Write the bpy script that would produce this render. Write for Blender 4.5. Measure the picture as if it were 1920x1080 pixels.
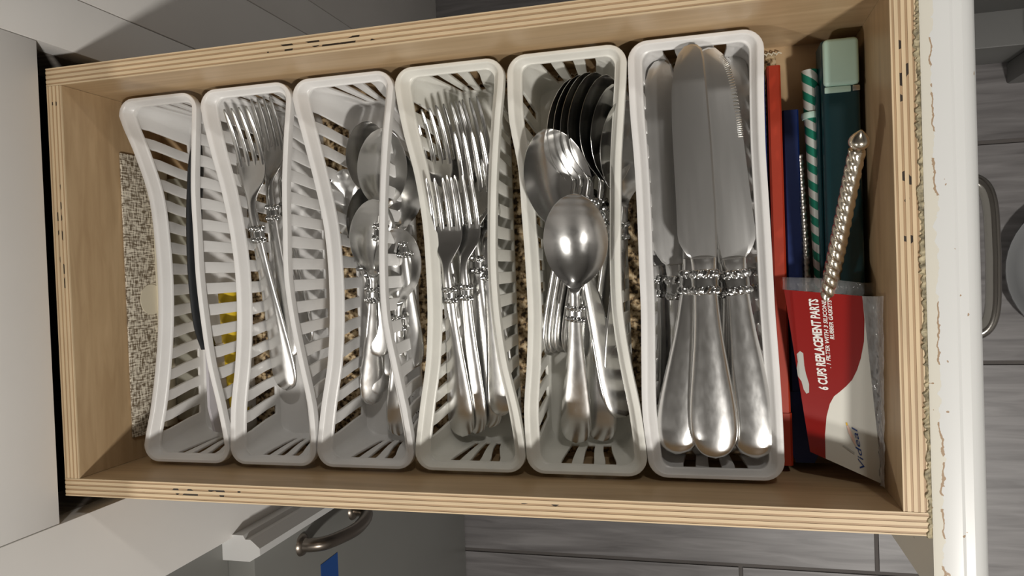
import bpy, bmesh, math, random
from mathutils import Vector, Matrix
random.seed(7)
for o in list(bpy.data.objects): bpy.data.objects.remove(o)
SC = bpy.context.scene
COL = SC.collection
ZR = 0.84                     # height of the drawer rim above the floor; shapes below are given relative to the rim

# ---------------------------------------------------------------- camera
cam_d = bpy.data.cameras.new('camera'); cam = bpy.data.objects.new('camera', cam_d); COL.objects.link(cam)
cam_d.sensor_width = 36.0; cam_d.sensor_fit = 'HORIZONTAL'
cam_d.lens = 1420.479274 / 1920 * 36.0
cam_d.clip_start = 0.01; cam_d.clip_end = 50
cam.location = (0.460191, -0.005521, 0.447934 + ZR)
cam.rotation_euler = (-0.028151, 0.256393, -0.038248)
SC.camera = cam

# ---------------------------------------------------------------- light
SC.view_settings.view_transform = 'Standard'; SC.view_settings.look = 'None'
SC.view_settings.gamma = 1.0; SC.view_settings.use_curve_mapping = False
SC.view_settings.exposure = 1.05
world = bpy.data.worlds.new('world'); SC.world = world; world.use_nodes = True
world.node_tree.nodes['Background'].inputs[0].default_value = (1.0, 0.98, 0.95, 1)
world.node_tree.nodes['Background'].inputs[1].default_value = 0.0
def area(name, loc, size, watts, col=(1, .96, .9)):
    d = bpy.data.lights.new(name, 'AREA'); d.shape = 'DISK'; d.size = size; d.energy = watts; d.color = col
    o = bpy.data.objects.new(name, d); COL.objects.link(o); o.location = (loc[0], loc[1], loc[2] + ZR)
    return o
area('ceiling_lamp_light', (1.15, -0.95, 1.535), 0.16, 15)
area('ceiling_lamp_light', (0.9, 1.35, 1.535), 0.16, 4)
area('ceiling_lamp_light', (-0.75, -1.25, 1.535), 0.14, 9)

# ---------------------------------------------------------------- materials
def new_mat(name):
    m = bpy.data.materials.new(name); m.use_nodes = True
    return m, m.node_tree, m.node_tree.nodes['Principled BSDF']
def plain(name, col, rough=.5, metal=0.0, noise=0.0, scale=40, bump=0.0, bscale=300, alpha=1.0, trans=0.0, sss=0.0, coat=0.0, stretch=(1,1,1)):
    m, t, b = new_mat(name)
    b.inputs['Base Color'].default_value = (*col, 1); b.inputs['Roughness'].default_value = rough
    b.inputs['Metallic'].default_value = metal; b.inputs['Alpha'].default_value = alpha
    b.inputs['Transmission Weight'].default_value = trans; b.inputs['Coat Weight'].default_value = coat
    if sss:
        b.inputs['Subsurface Weight'].default_value = sss; b.inputs['Subsurface Radius'].default_value = (.004, .004, .004)
        b.inputs['Subsurface Scale'].default_value = 1.0
    tc = t.nodes.new('ShaderNodeTexCoord'); mp = t.nodes.new('ShaderNodeMapping'); mp.inputs['Scale'].default_value = stretch
    t.links.new(tc.outputs['Object'], mp.inputs[0])
    if noise:
        n = t.nodes.new('ShaderNodeTexNoise'); n.inputs['Scale'].default_value = scale; n.inputs['Detail'].default_value = 5
        r = t.nodes.new('ShaderNodeValToRGB'); e = r.color_ramp.elements
        e[0].position = .3; e[1].position = .7
        e[0].color = (*[c * (1 - noise) for c in col], 1); e[1].color = (*[min(1, c * (1 + noise * .5)) for c in col], 1)
        t.links.new(mp.outputs[0], n.inputs['Vector']); t.links.new(n.outputs[0], r.inputs[0]); t.links.new(r.outputs[0], b.inputs['Base Color'])
    if bump:
        n = t.nodes.new('ShaderNodeTexNoise'); n.inputs['Scale'].default_value = bscale; n.inputs['Detail'].default_value = 3
        bu = t.nodes.new('ShaderNodeBump'); bu.inputs['Strength'].default_value = bump; bu.inputs['Distance'].default_value = .0006
        t.links.new(mp.outputs[0], n.inputs['Vector']); t.links.new(n.outputs[0], bu.inputs['Height']); t.links.new(bu.outputs[0], b.inputs['Normal'])
    return m

M = {}
M['white_plastic'] = plain('white_plastic', (.80, .79, .775), .32, noise=.05, scale=35, bump=.12, bscale=500, sss=.15)
M['white_plastic_old'] = plain('white_plastic_old', (.80, .79, .73), .34, noise=.09, scale=30, bump=.12, bscale=500, sss=.15)
M['paint'] = plain('white_paint', (.82, .80, .77), .45, noise=.05, scale=6, bump=.1, bscale=60)
M['shaded_door_paint'] = plain('shaded_door_paint', (.23, .23, .215), .45, noise=.05, scale=6)  # shade over the lower cabinet face is put into this paint colour
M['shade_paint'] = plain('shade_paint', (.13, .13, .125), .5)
M['trim_paint'] = plain('trim_paint', (.72, .72, .71), .4)
M['dark'] = plain('dark_gap', (.012, .014, .018), .9)
M['gap'] = plain('gap', (.05, .045, .04), .9)
M['black_plastic'] = plain('black_plastic', (.012, .014, .017), .4)
M['pale_plastic'] = plain('pale_plastic', (.62, .60, .64), .3, alpha=.9)
M['yellow'] = plain('yellow_plastic', (.85, .60, .03), .4)
M['red'] = plain('orange_red_plastic', (.40, .036, .012), .42, noise=.1, scale=20)
M['blue'] = plain('navy_plastic', (.005, .024, .14), .45)
M['teal'] = plain('dark_teal_plastic', (.008, .045, .055), .35)
M['mint'] = plain('mint_plastic', (.56, .80, .70), .4)
M['tape'] = plain('blue_tape', (.01, .07, .28), .7)
M['cream'] = plain('cream_card', (.72, .66, .52), .7)
M['folder'] = plain('folder', (.36, .35, .29), .6)
M['jamb'] = plain('grey_wood', (.30, .27, .24), .6, noise=.4, scale=30, stretch=(1, 1, 8))
M['silver'] = plain('silver', (.78, .76, .72), .18, 1.0, bump=.05, bscale=200)
M['nickel'] = plain('brushed_nickel', (.23, .20, .17), .32, 1.0)
M['chrome'] = plain('polished_nickel', (.45, .43, .40), .16, 1.0)
M['champagne'] = plain('champagne_silver', (.74, .67, .55), .2, 1.0)
M['zinc'] = plain('thin_wire', (.6, .57, .52), .3, 1.0)

def steel(name, rough, col, brush, bump=.06, vary=.3):
    m, t, b = new_mat(name)
    b.inputs['Metallic'].default_value = 1.0
    tc = t.nodes.new('ShaderNodeTexCoord'); mp = t.nodes.new('ShaderNodeMapping'); mp.inputs['Scale'].default_value = brush
    n = t.nodes.new('ShaderNodeTexNoise'); n.inputs['Scale'].default_value = 60; n.inputs['Detail'].default_value = 6
    t.links.new(tc.outputs['Object'], mp.inputs[0]); t.links.new(mp.outputs[0], n.inputs['Vector'])
    r = t.nodes.new('ShaderNodeMapRange'); r.inputs[3].default_value = rough * (1 - vary); r.inputs[4].default_value = rough * (1 + vary)
    t.links.new(n.outputs[0], r.inputs[0]); t.links.new(r.outputs[0], b.inputs['Roughness'])
    bu = t.nodes.new('ShaderNodeBump'); bu.inputs['Strength'].default_value = bump; bu.inputs['Distance'].default_value = .0003
    t.links.new(n.outputs[0], bu.inputs['Height']); t.links.new(bu.outputs[0], b.inputs['Normal'])
    b.inputs['Base Color'].default_value = (*col, 1)
    return m
M['steel'] = steel('steel', .21, (.62, .615, .60), (3, 3, 3))
M['steel_blade'] = steel('steel_blade', .30, (.72, .715, .70), (5, .4, 5), .0015, .06)
M['steel_handle'] = steel('steel_handle', .24, (.80, .795, .78), (5, 2, 5))
M['steel_band'] = steel('steel_band', .2, (.5, .5, .49), (4, 4, 4))

def wood_face():
    m, t, b = new_mat('birch_face'); b.inputs['Roughness'].default_value = .38
    tc = t.nodes.new('ShaderNodeTexCoord'); mp = t.nodes.new('ShaderNodeMapping'); mp.inputs['Scale'].default_value = (1.5, 3, 22)
    n = t.nodes.new('ShaderNodeTexNoise'); n.inputs['Scale'].default_value = 6; n.inputs['Detail'].default_value = 8; n.inputs['Distortion'].default_value = .6
    r = t.nodes.new('ShaderNodeValToRGB'); e = r.color_ramp.elements
    e[0].position = .25; e[0].color = (.42, .285, .155, 1); e[1].position = .75; e[1].color = (.57, .41, .24, 1)
    t.links.new(tc.outputs['Object'], mp.inputs[0]); t.links.new(mp.outputs[0], n.inputs['Vector'])
    t.links.new(n.outputs[0], r.inputs[0]); t.links.new(r.outputs[0], b.inputs['Base Color'])
    return m
M['wood'] = wood_face()
def ply(name, col, dark, axis):
    """one veneer of the plywood edge; grain runs along the board, with small dark voids in the dark plies"""
    m, t, b = new_mat(name); b.inputs['Roughness'].default_value = .5
    tc = t.nodes.new('ShaderNodeTexCoord'); mp = t.nodes.new('ShaderNodeMapping')
    mp.inputs['Scale'].default_value = (8, 160, 60) if axis == 'x' else (160, 8, 60)
    n = t.nodes.new('ShaderNodeTexNoise'); n.inputs['Scale'].default_value = 2.2; n.inputs['Detail'].default_value = 4
    r = t.nodes.new('ShaderNodeValToRGB'); e = r.color_ramp.elements
    e[0].position = .3; e[0].color = (*[c * .8 for c in col], 1); e[1].position = .7; e[1].color = (*col, 1)
    t.links.new(tc.outputs['Object'], mp.inputs[0]); t.links.new(mp.outputs[0], n.inputs['Vector']); t.links.new(n.outputs[0], r.inputs[0])
    out = r.outputs[0]
    if dark:
        mp2 = t.nodes.new('ShaderNodeMapping'); mp2.inputs['Scale'].default_value = (1, 1.5, 1) if axis == 'x' else (1.5, 1, 1)
        v = t.nodes.new('ShaderNodeTexNoise'); v.inputs['Scale'].default_value = 90; v.inputs['Detail'].default_value = 1
        big = t.nodes.new('ShaderNodeTexNoise'); big.inputs['Scale'].default_value = 9; big.inputs['Detail'].default_value = 0
        add = t.nodes.new('ShaderNodeMath'); add.operation = 'MULTIPLY'
        th = t.nodes.new('ShaderNodeMath'); th.operation = 'GREATER_THAN'; th.inputs[1].default_value = .375
        mx = t.nodes.new('ShaderNodeMix'); mx.data_type = 'RGBA'; mx.inputs[7].default_value = (.03, .018, .01, 1)
        t.links.new(tc.outputs['Object'], mp2.inputs[0]); t.links.new(mp2.outputs[0], v.inputs['Vector']); t.links.new(mp2.outputs[0], big.inputs['Vector'])
        t.links.new(v.outputs[0], add.inputs[0]); t.links.new(big.outputs[0], add.inputs[1]); t.links.new(add.outputs[0], th.inputs[0])
        t.links.new(th.outputs[0], mx.inputs[0]); t.links.new(out, mx.inputs[6]); out = mx.outputs[2]
    t.links.new(out, b.inputs['Base Color'])
    return m
for ax in 'xy':
    M['ply_light_' + ax] = ply('ply_light', (.76, .585, .37), False, ax)
    M['ply_dark_' + ax] = ply('ply_dark', (.47, .315, .18), False, ax)
    M['ply_void_' + ax] = ply('ply_void', (.47, .315, .18), True, ax)

def tweed():
    m, t, b = new_mat('tweed'); b.inputs['Roughness'].default_value = .9
    tc = t.nodes.new('ShaderNodeTexCoord')
    outs = []
    for sc in ((1, 1.6, .25), (1, .3, 1.6)):
        mp = t.nodes.new('ShaderNodeMapping'); mp.inputs['Scale'].default_value = sc
        n = t.nodes.new('ShaderNodeTexNoise'); n.inputs['Scale'].default_value = 520; n.inputs['Detail'].default_value = 2
        t.links.new(tc.outputs['Object'], mp.inputs[0]); t.links.new(mp.outputs[0], n.inputs['Vector']); outs.append(n.outputs[0])
    a = t.nodes.new('ShaderNodeMath'); a.operation = 'ADD'
    t.links.new(outs[0], a.inputs[0]); t.links.new(outs[1], a.inputs[1])
    r = t.nodes.new('ShaderNodeValToRGB'); e = r.color_ramp.elements
    r2 = t.nodes.new('ShaderNodeMath'); r2.operation = 'MULTIPLY'; r2.inputs[1].default_value = .5
    e[0].position = .43; e[0].color = (.16, .12, .075, 1); e[1].position = .57; e[1].color = (.78, .72, .60, 1)
    t.links.new(a.outputs[0], r2.inputs[0]); t.links.new(r2.outputs[0], r.inputs[0]); t.links.new(r.outputs[0], b.inputs['Base Color'])
    bu = t.nodes.new('ShaderNodeBump'); bu.inputs['Strength'].default_value = .5; bu.inputs['Distance'].default_value = .0008
    t.links.new(r2.outputs[0], bu.inputs['Height']); t.links.new(bu.outputs[0], b.inputs['Normal'])
    return m
M['tweed'] = tweed()
def liner():
    m, t, b = new_mat('liner'); b.inputs['Roughness'].default_value = .8
    tc = t.nodes.new('ShaderNodeTexCoord')
    n = t.nodes.new('ShaderNodeTexNoise'); n.inputs['Scale'].default_value = 260; n.inputs['Detail'].default_value = 3
    r = t.nodes.new('ShaderNodeValToRGB'); e = r.color_ramp.elements
    e[0].position = .40; e[0].color = (.05, .03, .015, 1); e[1].position = .60; e[1].color = (.70, .56, .36, 1)
    k = r.color_ramp.elements.new(.5); k.color = (.42, .29, .15, 1)
    t.links.new(tc.outputs['Object'], n.inputs['Vector']); t.links.new(n.outputs[0], r.inputs[0]); t.links.new(r.outputs[0], b.inputs['Base Color'])
    bu = t.nodes.new('ShaderNodeBump'); bu.inputs['Strength'].default_value = .6; bu.inputs['Distance'].default_value = .001
    t.links.new(n.outputs[0], bu.inputs['Height']); t.links.new(bu.outputs[0], b.inputs['Normal'])
    return m
M['liner'] = liner()
def front_paint():
    """white paint over a cream coat, with chips of bare brown wood along the ragged paint line"""
    m, t, b = new_mat('front_paint'); b.inputs['Roughness'].default_value = .33
    tc = t.nodes.new('ShaderNodeTexCoord'); sep = t.nodes.new('ShaderNodeSeparateXYZ'); t.links.new(tc.outputs['Object'], sep.inputs[0])
    n = t.nodes.new('ShaderNodeTexNoise'); n.inputs['Scale'].default_value = 120; n.inputs['Detail'].default_value = 6
    t.links.new(tc.outputs['Object'], n.inputs['Vector'])
    ma = t.nodes.new('ShaderNodeMath'); ma.operation = 'MULTIPLY_ADD'; ma.inputs[1].default_value = .009
    t.links.new(n.outputs[0], ma.inputs[0]); t.links.new(sep.outputs[0], ma.inputs[2])
    g = t.nodes.new('ShaderNodeMath'); g.operation = 'GREATER_THAN'; g.inputs[1].default_value = .581
    t.links.new(ma.outputs[0], g.inputs[0])
    mx = t.nodes.new('ShaderNodeMix'); mx.data_type = 'RGBA'; mx.inputs[6].default_value = (.74, .71, .62, 1); mx.inputs[7].default_value = (.74, .745, .73, 1)
    t.links.new(g.outputs[0], mx.inputs[0])
    # chips
    g1 = t.nodes.new('ShaderNodeMath'); g1.operation = 'COMPARE'; g1.inputs[1].default_value = .581; g1.inputs[2].default_value = .0005
    t.links.new(ma.outputs[0], g1.inputs[0])
    n2 = t.nodes.new('ShaderNodeTexNoise'); n2.inputs['Scale'].default_value = 60; t.links.new(tc.outputs['Object'], n2.inputs['Vector'])
    g2 = t.nodes.new('ShaderNodeMath'); g2.operation = 'GREATER_THAN'; g2.inputs[1].default_value = .5; t.links.new(n2.outputs[0], g2.inputs[0])
    an = t.nodes.new('ShaderNodeMath'); an.operation = 'MULTIPLY'; t.links.new(g1.outputs[0], an.inputs[0]); t.links.new(g2.outputs[0], an.inputs[1])
    n3 = t.nodes.new('ShaderNodeTexNoise'); n3.inputs['Scale'].default_value = 170; t.links.new(tc.outputs['Object'], n3.inputs['Vector'])
    g3 = t.nodes.new('ShaderNodeMath'); g3.operation = 'GREATER_THAN'; g3.inputs[1].default_value = .735; t.links.new(n3.outputs[0], g3.inputs[0])
    mm = t.nodes.new('ShaderNodeMath'); mm.operation = 'MAXIMUM'; t.links.new(an.outputs[0], mm.inputs[0]); t.links.new(g3.outputs[0], mm.inputs[1])
    mx2 = t.nodes.new('ShaderNodeMix'); mx2.data_type = 'RGBA'; mx2.inputs[7].default_value = (.42, .30, .20, 1)
    t.links.new(mm.outputs[0], mx2.inputs[0]); t.links.new(mx.outputs[2], mx2.inputs[6]); t.links.new(mx2.outputs[2], b.inputs['Base Color'])
    bu = t.nodes.new('ShaderNodeBump'); bu.inputs['Strength'].default_value = .35; bu.inputs['Distance'].default_value = .0008
    t.links.new(g.outputs[0], bu.inputs['Height']); t.links.new(bu.outputs[0], b.inputs['Normal'])
    return m
M['front_paint'] = front_paint()
def tile():
    m, t, b = new_mat('tile'); b.inputs['Roughness'].default_value = .4
    tc = t.nodes.new('ShaderNodeTexCoord'); mp = t.nodes.new('ShaderNodeMapping'); mp.inputs['Scale'].default_value = (1.2, 14, 1)
    n = t.nodes.new('ShaderNodeTexNoise'); n.inputs['Scale'].default_value = 5; n.inputs['Detail'].default_value = 8; n.inputs['Distortion'].default_value = .8
    r = t.nodes.new('ShaderNodeValToRGB'); e = r.color_ramp.elements
    e[0].position = .3; e[0].color = (.105, .098, .098, 1); e[1].position = .72; e[1].color = (.23, .22, .22, 1)
    t.links.new(tc.outputs['Object'], mp.inputs[0]); t.links.new(mp.outputs[0], n.inputs['Vector']); t.links.new(n.outputs[0], r.inputs[0]); t.links.new(r.outputs[0], b.inputs['Base Color'])
    return m
M['tile'] = tile()
M['grout'] = plain('grout', (.10, .09, .085), .9)
def stripes():
    m, t, b = new_mat('straw_stripes'); b.inputs['Roughness'].default_value = .45
    tc = t.nodes.new('ShaderNodeTexCoord'); sep = t.nodes.new('ShaderNodeSeparateXYZ'); t.links.new(tc.outputs['UV'], sep.inputs[0])
    a = t.nodes.new('ShaderNodeMath'); a.operation = 'MULTIPLY_ADD'; a.inputs[1].default_value = 13.0
    k = t.nodes.new('ShaderNodeMath'); k.operation = 'MULTIPLY'; k.inputs[1].default_value = 2.0
    t.links.new(sep.outputs[0], k.inputs[0]); t.links.new(sep.outputs[1], a.inputs[0]); t.links.new(k.outputs[0], a.inputs[2])
    f = t.nodes.new('ShaderNodeMath'); f.operation = 'FRACT'; t.links.new(a.outputs[0], f.inputs[0])
    g = t.nodes.new('ShaderNodeMath'); g.operation = 'GREATER_THAN'; g.inputs[1].default_value = .5; t.links.new(f.outputs[0], g.inputs[0])
    mx = t.nodes.new('ShaderNodeMix'); mx.data_type = 'RGBA'; mx.inputs[6].default_value = (.62, .66, .62, 1); mx.inputs[7].default_value = (.01, .22, .14, 1)
    t.links.new(g.outputs[0], mx.inputs[0]); t.links.new(mx.outputs[2], b.inputs['Base Color'])
    return m
M['stripes'] = stripes()
M['card_red'] = plain('card_red', (.27, .010, .008), .25, coat=.3)
M['card_white'] = plain('card_white', (.76, .75, .68), .25, coat=.3)
M['ink_white'] = plain('ink_white', (.9, .86, .82), .5)
M['ink_blue'] = plain('ink_blue', (.02, .06, .25), .5)
M['ink_yellow'] = plain('ink_yellow', (.85, .5, .03), .5)
M['ink_pink'] = plain('ink_pink', (.8, .55, .45), .5)
M['ink_grey'] = plain('ink_grey', (.5, .5, .46), .5)
def film(alpha):
    m, t, b = new_mat('clear_film')
    b.inputs['Base Color'].default_value = (.9, .9, .9, 1); b.inputs['Roughness'].default_value = .12
    b.inputs['Alpha'].default_value = alpha; b.inputs['Specular IOR Level'].default_value = 1.0
    tc = t.nodes.new('ShaderNodeTexCoord'); mp = t.nodes.new('ShaderNodeMapping'); mp.inputs['Scale'].default_value = (2, .8, 1)
    n = t.nodes.new('ShaderNodeTexNoise'); n.inputs['Scale'].default_value = 60; n.inputs['Detail'].default_value = 3
    bu = t.nodes.new('ShaderNodeBump'); bu.inputs['Strength'].default_value = 1.0; bu.inputs['Distance'].default_value = .004
    t.links.new(tc.outputs['Object'], mp.inputs[0]); t.links.new(mp.outputs[0], n.inputs['Vector']); t.links.new(n.outputs[0], bu.inputs['Height']); t.links.new(bu.outputs[0], b.inputs['Normal'])
    return m
M['film'] = film(.12); M['film_crinkled'] = film(.4)
M['room_wall'] = plain('room_wall', (.26, .25, .24), .8)
M['ceiling'] = plain('ceiling_paint', (.75, .74, .72), .8)
M['stone'] = plain('worktop_stone', (.06, .055, .05), .25, noise=.5, scale=60)
m_, t_, b_ = new_mat('lamp_glass'); b_.inputs['Emission Color'].default_value = (1, .96, .9, 1); b_.inputs['Emission Strength'].default_value = 12; M['lamp'] = m_

# ---------------------------------------------------------------- helpers
def finish(name, me, mat, parent=None, smooth=False, angle=None):
    mats = mat if isinstance(mat, (list, tuple)) else [mat]
    for k in mats: me.materials.append(k)
    if smooth or angle is not None:
        for p in me.polygons: p.use_smooth = True
        if angle is not None: me.set_sharp_from_angle(angle=math.radians(angle))
    o = bpy.data.objects.new(name, me); COL.objects.link(o)
    if parent: o.parent = parent
    return o
def from_bm(name, bm, mat, parent=None, smooth=False, angle=None):
    bmesh.ops.recalc_face_normals(bm, faces=bm.faces)
    me = bpy.data.meshes.new(name); bm.to_mesh(me); bm.free()
    return finish(name, me, mat, parent, smooth, angle)
def add_box(bm, x0, x1, y0, y1, z0, z1, mi=0):
    vs = [bm.verts.new((x, y, z)) for x in (x0, x1) for y in (y0, y1) for z in (z0, z1)]
    for f in ((0, 1, 3, 2), (4, 6, 7, 5), (0, 4, 5, 1), (2, 3, 7, 6), (0, 2, 6, 4), (1, 5, 7, 3)):
        bm.faces.new([vs[i] for i in f]).material_index = mi
    return vs
def box(name, b, mat, parent=None, bevel=0.0, seg=2):
    bm = bmesh.new(); add_box(bm, *b)
    if bevel: bmesh.ops.bevel(bm, geom=bm.edges[:], offset=bevel, segments=seg, profile=.5, affect='EDGES')
    return from_bm(name, bm, mat, parent, angle=30 if bevel else None)
def prism(name, poly, axis, a, b, mat, parent=None, angle=35):
    """polygon in the plane across `axis`, drawn out from a to b"""
    bm = bmesh.new(); r = []
    for v in (a, b):
        r.append([bm.verts.new((p[0], v, p[1]) if axis == 'y' else ((v, p[0], p[1]) if axis == 'x' else (p[0], p[1], v))) for p in poly])
    n = len(poly)
    for i in range(n): bm.faces.new((r[0][i], r[0][(i + 1) % n], r[1][(i + 1) % n], r[1][i]))
    bm.faces.new(r[0]); bm.faces.new(r[1][::-1])
    return from_bm(name, bm, mat, parent, angle=angle)
def tube_bm(bm, pts, rad, n=12, ridge=None, uv=None):
    """a tube through pts; rad a number or list; ridge(theta, i) adds to the radius"""
    pts = [Vector(p) for p in pts]; rings = []; up = Vector((0, 0, 1))
    for i, p in enumerate(pts):
        d = (pts[min(i + 1, len(pts) - 1)] - pts[max(i - 1, 0)]).normalized()
        if i == 0:
            u = up if abs(d.dot(up)) < .9 else Vector((1, 0, 0)); u = (u - d * u.dot(d)).normalized()
        else:
            u = (u - d * u.dot(d)).normalized()
        w = d.cross(u); r = rad[i] if isinstance(rad, (list, tuple)) else rad
        rings.append([bm.verts.new(p + (u * math.cos(2 * math.pi * k / n) + w * math.sin(2 * math.pi * k / n)) * (r + (ridge(2 * math.pi * k / n, i) if ridge else 0))) for k in range(n)])
    lay = bm.loops.layers.uv.verify() if uv else None
    for i in range(len(rings) - 1):
        for k in range(n):
            f = bm.faces.new((rings[i][k], rings[i][(k + 1) % n], rings[i + 1][(k + 1) % n], rings[i + 1][k]))
            if uv:
                for l, (a, c) in zip(f.loops, ((k, i), (k + 1, i), (k + 1, i + 1), (k, i + 1))): l[lay].uv = (a / n, c / (len(rings) - 1))
    bm.faces.new(rings[0][::-1]); bm.faces.new(rings[-1])
def tube(name, pts, rad, mat, parent=None, n=12, ridge=None, uv=None):
    bm = bmesh.new(); tube_bm(bm, pts, rad, n, ridge, uv)
    return from_bm(name, bm, mat, parent, angle=50)
def smooth_path(pts, k=8):
    P = [Vector(p) for p in pts]; P = [P[0] * 2 - P[1]] + P + [P[-1] * 2 - P[-2]]; out = []
    for i in range(1, len(P) - 2):
        for s in range(k):
            t = s / k; a, b, c, d = P[i - 1], P[i], P[i + 1], P[i + 2]
            out.append(.5 * ((2 * b) + (c - a) * t + (2 * a - 5 * b + 4 * c - d) * t * t + (3 * b - a - 3 * c + d) * t ** 3))
    out.append(P[-2]); return out
def empty(name, loc=(0, 0, 0)):
    o = bpy.data.objects.new(name, None); COL.objects.link(o); o.location = loc; o.empty_display_size = .02; return o
def tag(o, label=None, cat=None, group=None, kind=None):
    if label: o['label'] = label
    if cat: o['category'] = cat
    if group: o['group'] = group
    if kind: o['kind'] = kind
    return o
def struct(name, b, mat, bevel=0.0): return tag(box(name, b, mat, None, bevel), kind='structure')

# ---------------------------------------------------------------- the room (floor, walls, ceiling)
FZ = -ZR
fl = struct('floor', (-1.4, 2.2, -1.8, 2.0, FZ - .03, FZ - .003), M['grout'])
rows = [(-.4985 + .332 * k, -.4985 + .332 * (k + 1)) for k in range(-3, 6)]
for ri, (y0, y1) in enumerate(rows):
    x = (.4926, .6991, .85, .30)[(ri + 2) % 4] if y0 < -.1 else (.60, .45, .70)[ri % 3]
    x -= 1.0 * 2
    while x < 2.0:
        if x + 1.0 > -.55:
            g = .0035
            box('floor_tile', (x + g, x + 1.0 - g, y0 + g, y1 - g, FZ - .003, FZ), M['tile'], fl)
        x += 1.0
struct('wall_left', (-1.46, -1.4, -1.8, 2.0, FZ, 1.56), M['room_wall'])
struct('wall_right', (2.2, 2.26, -1.8, 2.0, FZ, 1.56), M['room_wall'])
struct('wall_front', (-1.4, 2.2, -1.86, -1.8, FZ, 1.56), M['room_wall'])
struct('wall_back', (-1.4, 2.2, 2.0, 2.06, FZ, 1.56), M['room_wall'])
struct('ceiling', (-1.4, 2.2, -1.8, 2.0, 1.56, 1.62), M['ceiling'])

# ---------------------------------------------------------------- cabinet with the drawer opening
cab = tag(empty('base_cabinet', (0, 0, FZ)), 'white painted base cabinet whose open slot holds the pulled-out drawer', 'cabinet')
def cb(name, b, mat, bevel=0.0, par=None):
    o = box(name, (b[0], b[1], b[2], b[3], b[4] - FZ, b[5] - FZ), mat, par or cab, bevel); return o
cb('top_rail', (-.02, 0, -.1735, .1735, .0062, .085), M['paint'], .0006)
cb('stile', (-.02, 0, .1741, .2155, FZ, .085), M['paint'], .0006)
cb('stile', (-.02, 0, -.2535, -.1741, FZ, .085), M['paint'], .0006)
cb('panel', (-.02, .0, .2165, .291, FZ, .085), M['paint'], .0006)
cb('panel', (-.02, .0, .292, .3345, FZ, .085), M['paint'], .0006)
cb('panel', (-.02, .0, .3355, .62, FZ, .085), M['paint'], .0006)
cb('bottom_rail', (-.02, 0, -.1715, .1722, -.16, -.128), M['paint'], .0006)
cb('door_panel', (-.018, .0, -.1705, .1712, FZ + .08, -.162), M['paint'], .002)
cb('carcass', (-.59, -.031, -.253, .62, FZ, FZ + .7), M['dark'])
cb('inner_side', (-.59, -.021, .182, .20, -.14, .085), M['dark'])
cb('inner_side', (-.59, -.021, -.20, -.182, -.14, .085), M['dark'])
cb('jamb', (-.075, -.0205, .1742, .1818, -.139, .0855), M['jamb'])
cb('jamb', (-.075, -.0205, -.1818, -.1742, -.139, .0855), M['jamb'])
cb('inner_back', (-.595, -.585, -.2, .2, -.14, .085), M['dark'])
cb('upper_gap', (-.59, -.031, -.253, -.2005, -.14, .085), M['dark'])
wt = tag(box('worktop', (-.6, -.003, -.8, .8, .086, .118), M['stone'], None, .003), 'dark stone worktop lying on the base cabinet above the drawer', 'worktop')

# neighbouring cabinet with the lower door
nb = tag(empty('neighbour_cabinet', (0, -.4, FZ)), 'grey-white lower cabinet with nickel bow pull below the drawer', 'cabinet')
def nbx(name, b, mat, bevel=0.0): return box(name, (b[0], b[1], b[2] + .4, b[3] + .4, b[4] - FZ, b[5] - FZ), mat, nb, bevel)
nbx('face_frame', (-.03, -.012, -.95, -.2545, FZ, .085), M['shaded_door_paint'])
nbx('door', (-.0118, .018, -.95, -.276, FZ + .004, -.20), M['shaded_door_paint'], .001)
mo = prism('edge_moulding', [(-.0118, .150), (.012, .150), (.0145, .146), (.020, .146), (.0245, .1425), (.030, .138), (.030, .131), (.0245, .128), (.0185, .1245), (-.0118, .1245)], 'z', .005, .84 - .192, M['trim_paint'], nb)
hd = smooth_path([(.018, .107, .552), (.028, .107, .552), (.042, .107, .543), (.050, .106, .515), (.052, .105, .49), (.050, .106, .465), (.042, .107, .440), (.028, .107, .430), (.018, .107, .430)], 6)
tube('pull_handle', hd, [.0085 if (i < 4 or i > len(hd) - 5) else .0075 for i in range(len(hd))], M['nickel'], nb, 14)
hb = tube('handle_foot', [(.018, .107, .552), (.0205, .107, .552), (.024, .107, .552)], [.0125, .0115, .0075], M['nickel'], nb, 20)
hb = tube('handle_foot', [(.018, .107, .430), (.0205, .107, .430), (.024, .107, .430)], [.0125, .0115, .0075], M['nickel'], nb, 20)
tp = box('tape_strip', (.0182, .0186, -.40, -.330, -.366, -.326), M['tape'])
tag(tp, 'strip of blue painter tape stuck on the lower door', 'tape')

# cabinet and dish on the far right
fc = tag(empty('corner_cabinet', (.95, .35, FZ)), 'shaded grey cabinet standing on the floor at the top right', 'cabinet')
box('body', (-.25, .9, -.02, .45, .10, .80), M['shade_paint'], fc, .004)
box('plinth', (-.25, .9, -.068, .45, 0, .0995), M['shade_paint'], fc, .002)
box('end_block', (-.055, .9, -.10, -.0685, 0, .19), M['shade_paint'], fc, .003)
dish_bm = bmesh.new()
prof = [(0, .006), (.075, .006), (.092, .02), (.104, .032), (.108, .033), (.108, .029), (.097, .014), (.085, 0), (0, 0)]
rr = [[dish_bm.verts.new((r * math.cos(a * math.pi / 24), r * math.sin(a * math.pi / 24), z)) for a in range(48)] for r, z in prof[1:-1]]
for i in range(len(rr) - 1):
    for a in range(48): dish_bm.faces.new((rr[i][a], rr[i][(a + 1) % 48], rr[i + 1][(a + 1) % 48], rr[i + 1][a]))
dish_bm.faces.new(rr[0]); dish_bm.faces.new(rr[-1][::-1])
dish = from_bm('floor_dish', dish_bm, plain('dish_grey', (.20, .205, .21), .5), None, angle=40); dish.location = (.985, -.028, FZ)
tag(dish, 'pale grey round dish on the floor past the drawer pull', 'dish')

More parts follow.
